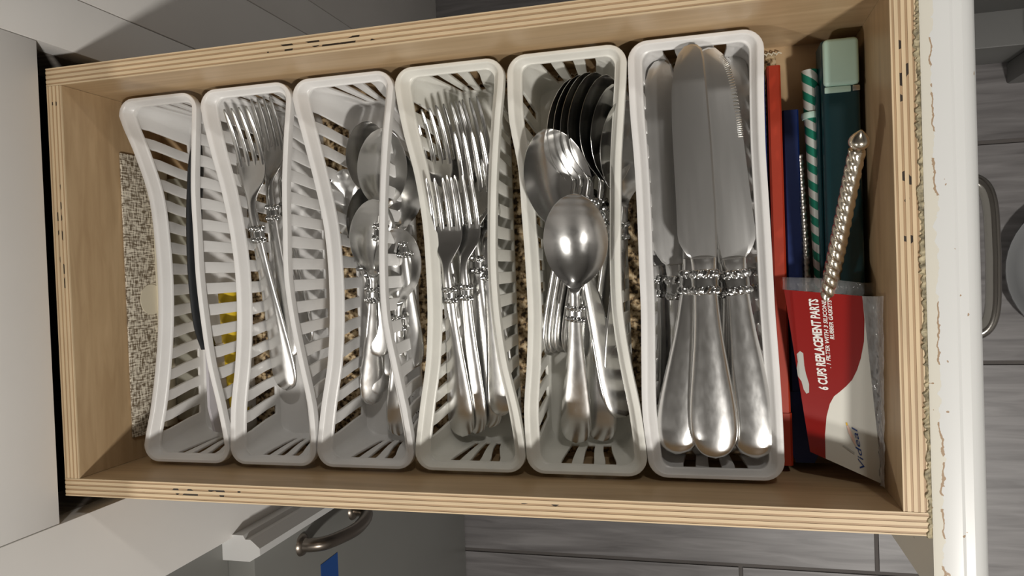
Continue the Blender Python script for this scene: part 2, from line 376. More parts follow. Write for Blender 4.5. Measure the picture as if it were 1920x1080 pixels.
# ---------------------------------------------------------------- the drawer
W2, T, L, DEP = .155, .0127, .5698, .114
dr = tag(empty('drawer', (.28, 0, -DEP)), 'birch plywood drawer pulled out, with a worn white painted front', 'drawer')
def d_box(name, b, mat, par=dr, bevel=0.0, off=(.28, 0, -DEP)):
    return box(name, (b[0] - off[0], b[1] - off[0], b[2] - off[1], b[3] - off[1], b[4] - off[2], b[5] - off[2]), mat, par, bevel)
def ply_board(name, b, across):
    """a plywood board: inner core as the part, its veneers as stacked layers with their own slight relief"""
    o = d_box(name, b, M['wood'])
    # veneers seen on the top edge
    n = 9; i0 = 2 if across == 'y' else 0
    a0, a1 = b[i0], b[i0 + 1]; ax = 'x' if across == 'y' else 'y'
    wts = [.55, .9, 1, 1, 1, 1, 1, .9, .55]; tot = sum(wts); p = a0
    wts = [w * (1.25 if k % 2 == 0 and 0 < k < 8 else (.85 if k % 2 else 1.0)) for k, w in enumerate(wts)]; tot = sum(wts)
    for k in range(n):
        q = p + (a1 - a0) * wts[k] / tot; bb = list(b); bb[i0], bb[i0 + 1] = p, q
        bb[4] = b[5] + .00002; bb[5] = b[5] + (.0011 if k % 2 == 0 else .0008)
        mat = M['ply_light_' + ax] if k % 2 == 0 else (M['ply_void_' + ax] if k in (3, 5) else M['ply_dark_' + ax])
        v = d_box('veneer', tuple(bb), mat, o); p = q
    return o
ZT = -.0011
ply_board('side_board', (0, L, W2 - T, W2, -DEP, ZT), 'y')
ply_board('side_board', (0, L, -W2, -W2 + T, -DEP, ZT), 'y')
ply_board('back_board', (.0002, T, -W2 + T + .0002, W2 - T - .0002, -DEP, ZT), 'x')
ply_board('front_board', (L - T, L - .0002, -W2 + T + .0002, W2 - T - .0002, -DEP, ZT), 'x')
d_box('bottom_board', (T, L - T, -W2 + T, W2 - T, -.108, -.1025), M['wood'])
pf = [(.0712, -.13), (.0712, .0005), (.0725, .001), (.0855, .001), (.0872, .0002), (.0915, .0002), (.0940, -.0010), (.0975, -.0042), (.1000, -.0085), (.1006, -.014), (.1006, -.13)]
dfm = prism('drawer_front', [(x + .5 - .28, z + DEP) for x, z in pf], 'y', -.1885, .1885, M['front_paint'], dr, 25)
# the front's texture is laid out in drawer coordinates, so keep its origin at the drawer back
for v in dfm.data.vertices: v.co.x += .28
dfm.location.x = -.28
hp = smooth_path([(.6005, .042, -.062), (.606, .042, -.062), (.617, .038, -.061), (.6215, .026, -.060), (.6225, .0, -.060), (.6225, -.012, -.060), (.6215, -.037, -.060), (.617, -.049, -.061), (.606, -.053, -.062), (.6005, -.053, -.062)], 6)
dp = bmesh.new(); top, bot = [], []
for k in range(241):
    y = -.156 + .312 * k / 240
    xi = .5692 + random.uniform(-.0010, .0012) + .0006 * math.sin(k * .21)
    top.append((dp.verts.new((xi - .28, y, DEP + .0006 + random.uniform(0, .0005))), dp.verts.new((.5714 - .28, y, DEP + .0002 + random.uniform(-.0008, .0004)))))
for k in range(240): dp.faces.new((top[k][0], top[k][1], top[k + 1][1], top[k + 1][0]))
dpo = from_bm('paint_drip', dp, plain('dried_paint', (.42, .36, .23), .6, noise=.7, scale=260), dr)
so_ = dpo.modifiers.new('thick', 'SOLIDIFY'); so_.thickness = .0015; so_.offset = -1
tube('pull_handle', [(p[0] - .28, p[1], p[2] + DEP) for p in hp], .0042, M['chrome'], dr, 14)

ln = bmesh.new(); nx, ny = 60, 36; x0, x1, y0, y1 = .04, .508, -.138, .137
gr = [[ln.verts.new((x0 + (x1 - x0) * i / nx + (random.uniform(-.0012, .0012) if i in (0, nx) else 0), y0 + (y1 - y0) * j / ny + (random.uniform(-.0012, .0012) if j in (0, ny) else 0),
       -.1008 + random.uniform(-.0004, .0004))) for j in range(ny + 1)] for i in range(nx + 1)]
for i in range(nx):
    for j in range(ny): ln.faces.new((gr[i][j], gr[i + 1][j], gr[i + 1][j + 1], gr[i][j + 1]))
lo = from_bm('drawer_liner', ln, M['liner'], None, smooth=True)
so = lo.modifiers.new('thick', 'SOLIDIFY'); so.thickness = .001; so.offset = -1
tag(lo, 'mottled brown liner with a frayed edge under the white baskets', 'drawer liner')
# frayed pale threads along the liner's far edge
fr = bmesh.new(); 
for k in range(70):
    x = .28 + k * .0033; y = .1375
    tube_bm(fr, [(x, y - .001, -.0995), (x + .0012, y + .0006, -.0985), (x + .0034, y - .0004, -.0992)], .0005, 5)
from_bm('frayed_thread', fr, M['cream'], lo)

# ---------------------------------------------------------------- baskets
def lerp_tab(tab, y):
    n = len(tab); t = (.13 - y) / .26 * (n - 1); t = max(0, min(n - 1.000001, t)); i = int(t); f = t - i
    p = [tab[max(0, min(n - 1, i + k))] for k in (-1, 0, 1, 2)]
    return .5 * ((2 * p[1]) + (p[2] - p[0]) * f + (2 * p[0] - 5 * p[1] + 4 * p[2] - p[3]) * f * f + (3 * p[1] - p[0] - 3 * p[2] + p[3]) * f ** 3)
E0, RC = .1392, .0125
def outline():
    """perimeter parameters, anticlockwise; every entry (kind, u, is_slot_column) where a column is the strip to the next entry"""
    P = []
    pitch, n = .0163, 15; half = pitch * n / 2; yl = E0 - RC
    def side(which):
        ys = [(-yl, 0)]
        for k in range(n):
            c = -half + pitch * (k + .5)
            ys += [(c - .0038, 1), (c, 1), (c + .0038, 0)]
        ys.append((yl, 0)); return [(which, y, s) for y, s in ys]
    def end(which):
        e = [(-1, 0)]
        for c in (-.58, .02, .62): e += [(c - .145, 1), (c + .145, 0)]
        e.append((1, 0)); return [(which, u, s) for u, s in e]
    def corner(which): return [(which, a / 7, 0) for a in range(1, 7)]
    R = side('R')                       # right side, upwards
    P += R + corner('TR')
    t = end('T'); t = [(w, -u, 0) for w, u, s in t]            # top end, right to left
    flags = [0, 1, 0, 1, 0, 1, 0, 0]
    P += [(w, u, f) for (w, u, s), f in zip(t, flags)] + corner('TL')
    Ls = side('L'); m = len(Ls); Ld = [(w, y, 0) for w, y, s in Ls][::-1]
    fl = [s for _, _, s in Ls][:-1][::-1] + [0]
    P += [(w, y, f) for (w, y, s), f in zip(Ld, fl)] + corner('BL')
    P += [(w, u, f) for (w, u, s), f in zip(end('B'), flags)] + corner('BR')
    return P
OUT = outline()
def basket(name, tabL, tabR, label, mat, dy=0.0):
    cx = (min(tabL[3:6]) + max(tabR[3:6])) / 2
    cx = (tabL[4] + tabR[4]) / 2
    wmid = tabR[4] - tabL[4]; bw = .0238 if wmid < .06 else (.0300 if wmid < .07 else .0325)
    root = empty(name, (cx, dy, -.0985)); tag(root, label, 'basket', 'white slotted plastic baskets in the drawer')
    def pt(q, blend, inset, z):
        """blend 1: the bowed rim outline, 0: the straight base outline"""
        w, u, _ = q
        def edge(side, y):
            rim = (lerp_tab(tabL, y) if side == 'L' else lerp_tab(tabR, y)) - cx
            base = -bw if side == 'L' else bw
            return rim * blend + base * (1 - blend)
        E = (E0 * blend + .1295 * (1 - blend)) - inset * .6; rc = max(.007, RC * blend + .012 * (1 - blend) - inset)
        sx = {'L': 1, 'R': -1}
        if w in 'LR':
            y = u * (E - rc) / (E0 - RC); return Vector((edge(w, y) + sx[w] * inset, y, z))
        yy = 1 if 'T' in w else -1
        xl = edge('L', yy * (E - rc)) + inset; xr = edge('R', yy * (E - rc)) - inset
        if w in 'TB': return Vector(((xl + rc) * (1 - u) / 2 + (xr - rc) * (1 + u) / 2, yy * E, z))
        a = {'TR': u * 90, 'TL': 90 + u * 90, 'BL': 180 + u * 90, 'BR': 270 + u * 90}[w] * math.pi / 180
        c = Vector((xr - rc if 'R' in w else xl + rc, yy * (E - rc), z))
        return c + Vector((math.cos(a) * rc, math.sin(a) * rc, 0))
    zb = .0012
    # wall rows: from the band's foot under the rim down to the base
    rows = [(.93, .0074, .0494), (.91, .0070, .0478), (.74, .0056, .040), (.50, .0040, .031), (.27, .0024, .0205), (.10, .001, .0075), (.03, .0012, .0028), (0, .0035, zb)]
    slot_rows = {1, 2, 3, 4}
    bm = bmesh.new(); n = len(OUT)
    V = [[bm.verts.new(pt(q, b, i, z)) for q in OUT] for b, i, z in rows]
    for r in range(len(rows) - 1):
        for k in range(n):
            w = OUT[k][0]
            if OUT[k][2] and (r in slot_rows if w in 'LR' else r in {1, 2, 3, 4}): continue
            bm.faces.new((V[r][k], V[r][(k + 1) % n], V[r + 1][(k + 1) % n], V[r + 1][k]))
    bm.faces.new(V[-1])
    # band sloping out to the crown, belongs to the body too
    body = from_bm('body', bm, mat, root, angle=40)
    s = body.modifiers.new('wall', 'SOLIDIFY'); s.thickness = .0022; s.offset = 1
    bv = body.modifiers.new('soft', 'BEVEL'); bv.width = .0005; bv.segments = 2; bv.limit_method = 'ANGLE'; bv.angle_limit = math.radians(50)
    bm = bmesh.new()
    sec = [(.93, .0080, .0488), (.935, .0077, .0500), (.94, .0070, .0503), (.95, .0064, .0508), (.98, .0046, .0556), (.995, .0040, .0568), (1, .0036, .0571), (1, .0006, .0572), (1, .0001, .0569), (1, 0, .0560), (1, .0001, .0512), (1, .0014, .0510),
           (1, .0016, .0540), (.985, .0032, .0540), (.955, .0052, .0495), (.93, .0064, .0478)]
    V = [[bm.verts.new(pt(q, b, i, z)) for q in OUT] for b, i, z in sec]
    for r in range(len(sec)):
        for k in range(n):
            bm.faces.new((V[r][k], V[r][(k + 1) % n], V[(r + 1) % len(sec)][(k + 1) % n], V[(r + 1) % len(sec)][k]))
    from_bm('rim', bm, mat, root, angle=38)
    return root
TABS = [
    ([0.0237, 0.0367, 0.0476, 0.0515, 0.0528, 0.0514, 0.0474, 0.0412, 0.0333], [0.0938, 0.0916, 0.0896, 0.09, 0.0906, 0.0933, 0.0974, 0.1045, 0.1095]),
    ([0.0968, 0.1031, 0.1116, 0.1175, 0.1205, 0.1202, 0.1171, 0.1118, 0.1099], [0.1729, 0.1692, 0.1664, 0.1654, 0.1648, 0.1682, 0.1741, 0.1802, 0.1809]),
    ([0.1733, 0.1806, 0.1883, 0.1944, 0.1965, 0.1959, 0.1927, 0.186, 0.1813], [0.2521, 0.2474, 0.2438, 0.2415, 0.2401, 0.2408, 0.2464, 0.2525, 0.2567]),
    ([0.2526, 0.2574, 0.2649, 0.2693, 0.2706, 0.2704, 0.2677, 0.2618, 0.2571], [0.3315, 0.3275, 0.3242, 0.322, 0.3209, 0.322, 0.3258, 0.3326, 0.3367]),
    ([0.3334, 0.3335, 0.3385, 0.3399, 0.3411, 0.3415, 0.3396, 0.3365, 0.3371], [0.4127, 0.4099, 0.4069, 0.4055, 0.4043, 0.4046, 0.4084, 0.414, 0.4171]),
    ([0.4131, 0.4133, 0.4149, 0.4157, 0.4158, 0.416, 0.4152, 0.4148, 0.4174], [0.4959, 0.4951, 0.495, 0.496, 0.4969, 0.4976, 0.499, 0.5001, 0.5005]),
]
BL = ['narrow white basket at the cabinet end of the drawer, pinched in the middle', 'white basket of salad forks, second from the cabinet end',
      'white basket holding the small teaspoons', 'yellowed white basket full of dinner forks', 'white basket holding the large tablespoons',
      'widest white basket, the one full of table knives']
for i, (tl, tr) in enumerate(TABS):
    basket('slotted_basket', tl, tr, BL[i], M['white_plastic_old'] if i in (3, 4) else M['white_plastic'])

cr = bmesh.new()
for k in range(60):
    cx_, cy_ = ((.152, -.112), (.232, -.112))[k % 2]
    x = cx_ + random.gauss(0, .006); y = cy_ + random.gauss(0, .008); r = random.uniform(.0003, .0008)
    bmesh.ops.create_icosphere(cr, subdivisions=1, radius=r, matrix=Matrix.Translation((x, y, -.0984 + .0025)) @ Matrix.Diagonal((1, 1.6, .5, 1)))
cro = from_bm('crumbs', cr, plain('crumb', (.10, .08, .06), .8)); tag(cro, 'fine dark crumbs scattered on the floors of two baskets', 'crumbs', kind='stuff')
# ---------------------------------------------------------------- cutlery prototypes (length along +y from handle end, face up +z)
def interp(tab, y):
    ys = [r[0] for r in tab]
    if y <= ys[0]: return tab[0][1:]
    for i in range(len(tab) - 1):
        if y <= ys[i + 1]:
            f = (y - ys[i]) / (ys[i + 1] - ys[i]); out = []
            for c in range(1, len(tab[0])):
                p0, p1, p2, p3 = (tab[max(0, min(len(tab) - 1, i + k))][c] for k in (-1, 0, 1, 2))
                v = .5 * ((2 * p1) + (p2 - p0) * f + (2 * p0 - 5 * p1 + 4 * p2 - p3) * f * f + (3 * p1 - p0 - 3 * p2 + p3) * f ** 3)
                lo_, hi_ = min(p1, p2), max(p1, p2); m_ = (hi_ - lo_) * .15
                out.append(max(lo_ - m_, min(hi_ + m_, v)))
            return out
    return tab[-1][1:]
def loft(tab, y0, y1, n, nu=8, cap_round=(True, True)):
    """tab rows: y, half width, mid height, dip, top bulge, bottom bulge -> closed skin"""
    bm = bmesh.new(); rings = []
    ys = [y0 + (y1 - y0) * (0.5 - 0.5 * math.cos(math.pi * i / n)) for i in range(n + 1)]
    for y in ys:
        w, zc, dip, ht, hb = interp(tab, y); w = max(w, .0003)
        top, bot = [], []
        for k in range(nu * 2 + 1):
            u = -math.cos(math.pi * k / (nu * 2)); s = math.sqrt(max(0, 1 - u * u))
            d = dip * (1 - u * u)
            top.append((u * w, y, zc - d + ht * s + .0002)); bot.append((u * w, y, zc - d - hb * s - .0002))
        rings.append([bm.verts.new(p) for p in top + bot[::-1]])
    m = len(rings[0])
    for i in range(len(rings) - 1):
        for k in range(m): bm.faces.new((rings[i][k], rings[i][(k + 1) % m], rings[i + 1][(k + 1) % m], rings[i + 1][k]))
    bm.faces.new(rings[0][::-1]); bm.faces.new(rings[-1])
    bmesh.ops.recalc_face_normals(bm, faces=bm.faces)
    return bm
def mesh_of(name, bm, mat, angle=45):
    me = bpy.data.meshes.new(name); bm.to_mesh(me); bm.free(); me.materials.append(mat)
    for p in me.polygons: p.use_smooth = True
    me.set_sharp_from_angle(angle=math.radians(angle)); return me
def rope_band(y0, y1, w, h, zc, ropes=2):
    """collar of twisted ropes around the neck"""
    bm = bmesh.new(); N, K = 78, 26; rings = []
    for j in range(K + 1):
        v = j / K; y = y0 + (y1 - y0) * v; ring = []
        for i in range(N):
            a = 2 * math.pi * i / N
            seg = .33
            if v < seg: q = v / seg
            elif v > 1 - seg: q = (v - 1 + seg) / seg
            else: q = None
            if q is not None:
                b = math.sin(math.pi * q) ** .7 * .0010 + .0006 * math.sin(a * 13 + q * 3.6) * math.sin(math.pi * q) ** .5 if 0 < q < 1 else -.0003
            else: b = .00025
            ring.append(bm.verts.new(((w + b) * math.cos(a), y, zc + (h + b) * math.sin(a))))
        rings.append(ring)
    for j in range(K):
        for i in range(N): bm.faces.new((rings[j][i], rings[j][(i + 1) % N], rings[j + 1][(i + 1) % N], rings[j + 1][i]))
    bm.faces.new(rings[0][::-1]); bm.faces.new(rings[-1]); bmesh.ops.recalc_face_normals(bm, faces=bm.faces)
    return bm
PROTO = {}
# fork
ft = [(0, .0006, .0015, 0, .0006, .0006), (.0012, .0045, .0015, 0, .0011, .001), (.004, .0078, .0016, 0, .0016, .001), (.010, .0099, .0018, 0, .0021, .0011), (.020, .0102, .0022, 0, .0024, .0012),
      (.045, .0082, .0035, 0, .0024, .0013), (.075, .0058, .006, 0, .0023, .0014), (.098, .0046, .008, 0, .0022, .0015), (.118, .0040, .0095, 0, .002, .0015),
      (.128, .0034, .0098, 0, .0018, .0014), (.134, .0040, .0092, 0, .0014, .0011), (.140, .0072, .0078, .0004, .0008, .0008), (.147, .0108, .0062, .001, .0005, .0006), (.154, .0120, .0052, .0012, .0005, .0005), (.1585, .0118, .005, .001, .0004, .0004)]
hndl = mesh_of('handle', loft(ft, 0, .112, 34), M['steel_handle'])
head = mesh_of('head', loft(ft, .106, .1585, 26), M['steel'])
band = mesh_of('rope_band', rope_band(.1045, .1165, .0050, .0030, .0086), M['steel_band'], 30)
tines = []
for k in range(4):
    xc = (-.0093, -.0031, .0031, .0093)[k]
    tt = [(.1565, .00215, .0048, 0, .0006, .0006), (.165, .0019, .0052, 0, .0007, .0007), (.178, .0017, .0075, 0, .0007, .0007), (.189, .00135, .0108, 0, .0006, .0006), (.193, .0006, .0122, 0, .0003, .0003)]
    bm = loft(tt, .1555, .193, 14, 3)
    for v in bm.verts: v.co.x += xc * (1 - .04 * (v.co.y - .155) / .04) ; v.co.z -= .0010 * (1 - (xc / .0105) ** 2) * max(0, 1 - (v.co.y - .155) / .02)
    tines.append(('tine', mesh_of('tine', bm, M['steel'])))
PROTO['dinner_fork'] = (.193, [('handle', hndl), ('rope_band', band), ('head', head)] + tines)
# spoons
def spoon(Lh, wb, lb, dep, we, bandy):
    """Lh total length, wb bowl half width, lb bowl length, dep depth, we handle end half width"""
    y1 = Lh - lb
    rows = [(0, .0006, .0015, 0, .0006, .0006), (.0012, .5 * we, .0015, 0, .0011, .001), (.004, .78 * we, .0016, 0, .0016, .001), (.010, .97 * we, .0018, 0, .002, .0011), (.020, we, .0022, 0, .0022, .0012),
            (.42 * y1, .74 * we, .0038, 0, .0022, .0013), (.68 * y1, .48 * we, .0068, 0, .0021, .0014), (.85 * y1, .38 * we, .0095, 0, .0019, .0014), (.95 * y1, .32 * we, .0112, 0, .0016, .0013), (y1, .0038, .0118, .0002, .0012, .001)]
    for f, w in ((.05, .30), (.12, .54), (.22, .78), (.34, .93), (.48, 1.0), (.62, .97), (.75, .86), (.86, .68), (.94, .46), (.985, .22), (1.0, .03)):
        rows.append((y1 + lb * f, wb * w, .0118 - .0016 * math.sin(math.pi * min(1, f * 1.1)) + .001 * f, dep * math.sin(math.pi * min(1, f ** .8)) ** .8 * (1 if f < 1 else 0) if f < 1 else 0, .0002, .0009 if f < .12 else .0005))
    h = mesh_of('handle', loft(rows, 0, bandy + .003, 34), M['steel_handle'])
    b = mesh_of('bowl', loft(rows, bandy, Lh, 60, 12), M['steel'])
    r = mesh_of('rope_band', rope_band(bandy - .004, bandy + .008, .40 * we + .0014, .0031, .0088), M['steel_band'], 30)
    return (Lh, [('handle', h), ('rope_band', r), ('bowl', b)])
PROTO['tablespoon'] = spoon(.181, .0213, .064, .0095, .0110, .098)
PROTO['teaspoon'] = spoon(.150, .0160, .052, .0075, .0088, .082)
# knife
kt = [(0, .0008, .0052, 0, .0008, .0008), (.0012, .0058, .0052, 0, .0025, .0025), (.004, .0098, .0052, 0, .0038, .0038), (.009, .0128, .0052, 0, .0046, .0046), (.018, .0146, .0052, 0, .0050, .0050),
      (.034, .0142, .0052, 0, .0050, .0050), (.055, .0118, .0052, 0, .0048, .0046), (.078, .0092, .0052, 0, .0044, .0042), (.098, .0078, .0052, 0, .004, .004), (.112, .0074, .0052, 0, .004, .004), (.124, .0078, .0052, 0, .0042, .004), (.1275, .0080, .0052, 0, .0036, .0036)]
kh = mesh_of('handle', loft(kt, 0, .1275, 44, 10), M['steel_handle'])
kb = mesh_of('rope_band', rope_band(.1045, .1205, .0084, .0046, .0052), M['steel_band'], 30)
def blade_mesh():
    left = [(-.0076, .1270), (-.0082, .1285), (-.0100, .1300), (-.0128, .1345), (-.0146, .1385), (-.0152, .143), (-.0148, .160), (-.0146, .190), (-.0144, .215), (-.0134, .234), (-.0112, .248), (-.0080, .2565), (-.0040, .2610), (.0002, .2620)]
    right = [(.0040, .2612), (.0066, .2585), (.0076, .253), (.0084, .235), (.0092, .20), (.0094, .16), (.0090, .140), (.0082, .1295), (.0078, .1270)]
    poly = left + right; bm = bmesh.new()
    cxm = -.002
    inner = [(x * .9 + cxm * .1 + (.0018 if i < len(left) - 1 and y > .13 else 0), y * .985 + .195 * .015) for i, (x, y) in enumerate(poly)]
    def ring(pl, z): return [bm.verts.new((x, y, z)) for x, y in pl]
    a, b, c, d = ring(inner, .0060), ring(poly, .0054), ring(poly, .0050), ring(inner, .0044)
    n = len(poly)
    for p, q in ((a, b), (b, c), (c, d)):
        for i in range(n): bm.faces.new((p[i], p[(i + 1) % n], q[(i + 1) % n], q[i]))
    bm.faces.new(a); bm.faces.new(d[::-1]); bmesh.ops.recalc_face_normals(bm, faces=bm.faces)
    return mesh_of('blade', bm, M['steel_blade'], 20)
def serration_mesh():
    bm = bmesh.new(); pts = [(-.0146, .203), (-.0144, .215), (-.0134, .234), (-.0112, .248), (-.0082, .2563)]
    tot = 34; P = smooth_path([(x, y, 0) for x, y in pts], 9)
    for k in range(len(P) - 1):
        x, y = P[k][0], P[k][1]; d = (P[k + 1] - P[k]); l = d.length; d.normalize(); nrm = Vector((-d.y, d.x, 0))
        a = Vector((x, y, 0)); 
        v = [a + nrm * .0004 - d * l * .28, a - nrm * .0032 - d * l * .28, a - nrm * .0032 + d * l * .28, a + nrm * .0004 + d * l * .28]
        lo_ = [bm.verts.new((q.x, q.y, .0056)) for q in v]; r0 = bm.verts.new((a.x + nrm.x * .0002, a.y + nrm.y * .0002, .0064)); r1 = bm.verts.new((a.x - nrm.x * .0030, a.y - nrm.y * .0030, .0064))
        for f in ((lo_[0], lo_[1], r1, r0), (lo_[2], lo_[3], r0, r1), (lo_[3], lo_[0], r0), (lo_[1], lo_[2], r1), (lo_[3], lo_[2], lo_[1], lo_[0])): bm.faces.new(f)
    bmesh.ops.recalc_face_normals(bm, faces=bm.faces)
    return mesh_of('serration', bm, M['silver'], 10)
PROTO['table_knife'] = (.262, [('handle', kh), ('rope_band', kb), ('blade', blade_mesh()), ('serration', serration_mesh())])

UTENSILS = [
    ('K1', 'table_knife', [0.4595, -0.1265, -0.05], [0.4523, 0.1335, -0.046], 0, 0),
    ('K2', 'table_knife', [0.4849, -0.1273, -0.056], [0.463, 0.1323, -0.053], 0, 1),
    ('K3', 'table_knife', [0.4346, -0.1261, -0.056], [0.4676, 0.1308, -0.062], 0, 1),
    ('K4', 'table_knife', [0.4445, -0.1318, -0.078], [0.4312, 0.1323, -0.07], 10, 0),
    ('K5', 'table_knife', [0.4234, -0.1244, -0.0881], [0.4228, 0.1244, -0.084], 55, 0),
    ('K6', 'table_knife', [0.49, -0.1258, -0.08], [0.4793, 0.1328, -0.078], 12, 0),
    ('K7', 'table_knife', [0.4755, -0.1315, -0.08], [0.4711, 0.1317, -0.076], 0, 1),
    ('S1', 'tablespoon', [0.3644, -0.1259, -0.08], [0.3796, 0.0467, -0.036], 0, 0),
    ('S2', 'tablespoon', [0.3986, -0.1079, -0.0824], [0.3501, 0.0876, -0.047], 34, 0),
    ('S3', 'tablespoon', [0.3473, -0.0647, -0.084], [0.3663, 0.1242, -0.056], 58, 0),
    ('S4', 'tablespoon', [0.3517, -0.0633, -0.0827], [0.3709, 0.1256, -0.055], 58, 0),
    ('S5', 'tablespoon', [0.3561, -0.0623, -0.0825], [0.3756, 0.1266, -0.055], 58, 0),
    ('S6', 'tablespoon', [0.3621, -0.0631, -0.0815], [0.3806, 0.126, -0.055], 57, 0),
    ('S7', 'tablespoon', [0.3731, -0.0658, -0.0814], [0.3872, 0.1238, -0.056], 57, 0),
    ('S8', 'tablespoon', [0.3831, -0.0724, -0.0817], [0.3931, 0.1177, -0.058], 57, 0),
    ('S9', 'tablespoon', [0.3917, -0.0836, -0.0802], [0.3978, 0.1071, -0.06], 57, 0),
    ('S10', 'tablespoon', [0.3819, -0.127, -0.09], [0.3776, 0.0535, -0.078], 0, 0),
    ('F1', 'dinner_fork', [0.2795, -0.1237, -0.082], [0.2851, 0.0632, -0.046], 0, 0),
    ('F2', 'dinner_fork', [0.2882, -0.1221, -0.086], [0.2996, 0.0645, -0.05], -8, 0),
    ('F3', 'dinner_fork', [0.299, -0.1181, -0.089], [0.3056, 0.0946, -0.058], -10, 0),
    ('F4', 'dinner_fork', [0.2808, -0.0865, -0.09], [0.2741, 0.1134, -0.062], -10, 0),
    ('F5', 'dinner_fork', [0.3002, -0.0877, -0.085], [0.2893, 0.1162, -0.066], -12, 0),
    ('F6', 'dinner_fork', [0.3117, -0.0792, -0.08], [0.3028, 0.1185, -0.07], -18, 0),
    ('F7', 'dinner_fork', [0.3106, -0.1077, -0.0786], [0.3104, 0.0751, -0.064], -14, 0),
    ('G1', 'dinner_fork', [0.1347, -0.0904, -0.0845], [0.1304, 0.1252, -0.052], -8, 0),
    ('G2', 'dinner_fork', [0.1412, -0.0643, -0.08], [0.1451, 0.1323, -0.062], -12, 0),
    ('G3', 'dinner_fork', [0.1548, -0.0527, -0.088], [0.151, 0.129, -0.066], -40, 0),
    ('T1', 'teaspoon', [0.2048, -0.1013, -0.086], [0.2236, 0.0539, -0.056], 38, 0),
    ('T2', 'teaspoon', [0.2106, -0.0936, -0.0863], [0.2142, 0.064, -0.066], 40, 0),
    ('T3', 'teaspoon', [0.2167, -0.0638, -0.078], [0.2313, 0.1027, -0.062], 34, 0),
    ('T4', 'teaspoon', [0.2174, -0.0485, -0.0838], [0.2138, 0.1099, -0.07], 38, 0),
    ('T5', 'teaspoon', [0.2206, -0.0798, -0.088], [0.1979, 0.0772, -0.078], 6, 0),
    ('T6', 'teaspoon', [0.2263, -0.1248, -0.086], [0.239, 0.0324, -0.072], 20, 0),
    ('T7', 'teaspoon', [0.2419, -0.0733, -0.082], [0.2413, 0.0858, -0.076], 10, 0),
]

LAB = {
 'K1': 'uppermost steel table knife in the middle of the knife basket, smooth edge showing',
 'K2': 'steel table knife right of the uppermost one, serrated edge turned to the right',
 'K3': 'steel table knife with leftmost big bulbous handle, blade tucked under the uppermost knife',
 'K4': 'tilted dark grey knife blade left of the uppermost knife',
 'K5': 'table knife standing on edge against the left wall of the knife basket, lowest of all',
 'K6': 'lower table knife against the right wall of the knife basket, rounded tip in the corner',
 'K7': 'buried table knife under the gap between the two upper right knives',
 'S1': 'uppermost steel tablespoon with full round bowl facing up in the tablespoon basket',
 'S2': 'tablespoon crossing diagonally under the uppermost one, bowl on the left basket rim',
 'S3': 'leftmost tablespoon of the nested stack standing on edge', 'S4': 'second tablespoon from the left in the nested stack',
 'S5': 'third tablespoon from the left in the nested stack', 'S6': 'fourth tablespoon from the left in the nested stack, bright inside edge',
 'S7': 'middle tablespoon of the nested stack with wide dark gap beside it', 'S8': 'second tablespoon from the right in the nested stack',
 'S9': 'rightmost tablespoon of the nested stack against the basket wall',
 'S10': 'tablespoon lying flat below the uppermost one, only its handle end showing to the right',
 'F1': 'front left dinner fork with bright root of tines, topmost in the dinner fork basket', 'F2': 'dinner fork lying against the right of the topmost fork',
 'F3': 'dinner fork with handle leaning along the right basket wall, under the topmost pair', 'F4': 'rear left dinner fork with tines at the far end of the basket',
 'F5': 'rear dinner fork in the middle, tines beside the rear left one', 'F6': 'rear right dinner fork with tips nearest the drawer side',
 'F7': 'dinner fork half hidden by the right rim of the fork basket',
 'G1': 'front fork with its four tines spread in the second basket', 'G2': 'fork behind the front one in the second basket', 'G3': 'fork tilted against the right wall of the second basket',
 'T1': 'uppermost teaspoon with bright bowl facing up in the teaspoon basket', 'T2': 'teaspoon nested right under the uppermost teaspoon', 'T3': 'rear teaspoon with smooth grey bowl beside the right rim',
 'T4': 'rear left teaspoon with dark bowl at the far end', 'T5': 'small teaspoon bowl peeping out at the left under the others', 'T6': 'teaspoon under the right rim with rounded handle end showing',
 'T7': 'teaspoon seen through the slots of the right basket wall'}
GRP = {'table_knife': 'table knives in the widest basket', 'tablespoon': 'tablespoons in one basket', 'teaspoon': 'teaspoons in one basket'}
CATS = {'table_knife': 'knife', 'tablespoon': 'spoon', 'teaspoon': 'spoon', 'dinner_fork': 'fork'}
for key, kind, a, b, roll, flip in UTENSILS:
    Ln, parts = PROTO[kind]; A, B = Vector(a), Vector(b); Y = (B - A); s = Y.length / Ln; Y.normalize()
    Z = Vector((0, 0, 1)); Z = (Z - Y * Z.dot(Y)).normalized()
    Z.rotate(Matrix.Rotation(math.radians(roll), 3, Y)); X = Y.cross(Z)
    R = Matrix((X, Y, Z)).transposed().to_4x4()
    root = empty(kind); root.matrix_world = Matrix.Translation(A) @ R @ Matrix.Diagonal((s * (-1 if flip else 1), s, s, 1))
    tag(root, LAB[key], CATS[kind], GRP.get(kind, 'dinner forks in the fork basket' if key[0] == 'F' else 'forks in the second basket'))
    for pn, me in parts:
        if pn == 'serration' and key not in ('K2', 'K3'): continue
        o = bpy.data.objects.new(pn, me); COL.objects.link(o); o.parent = root

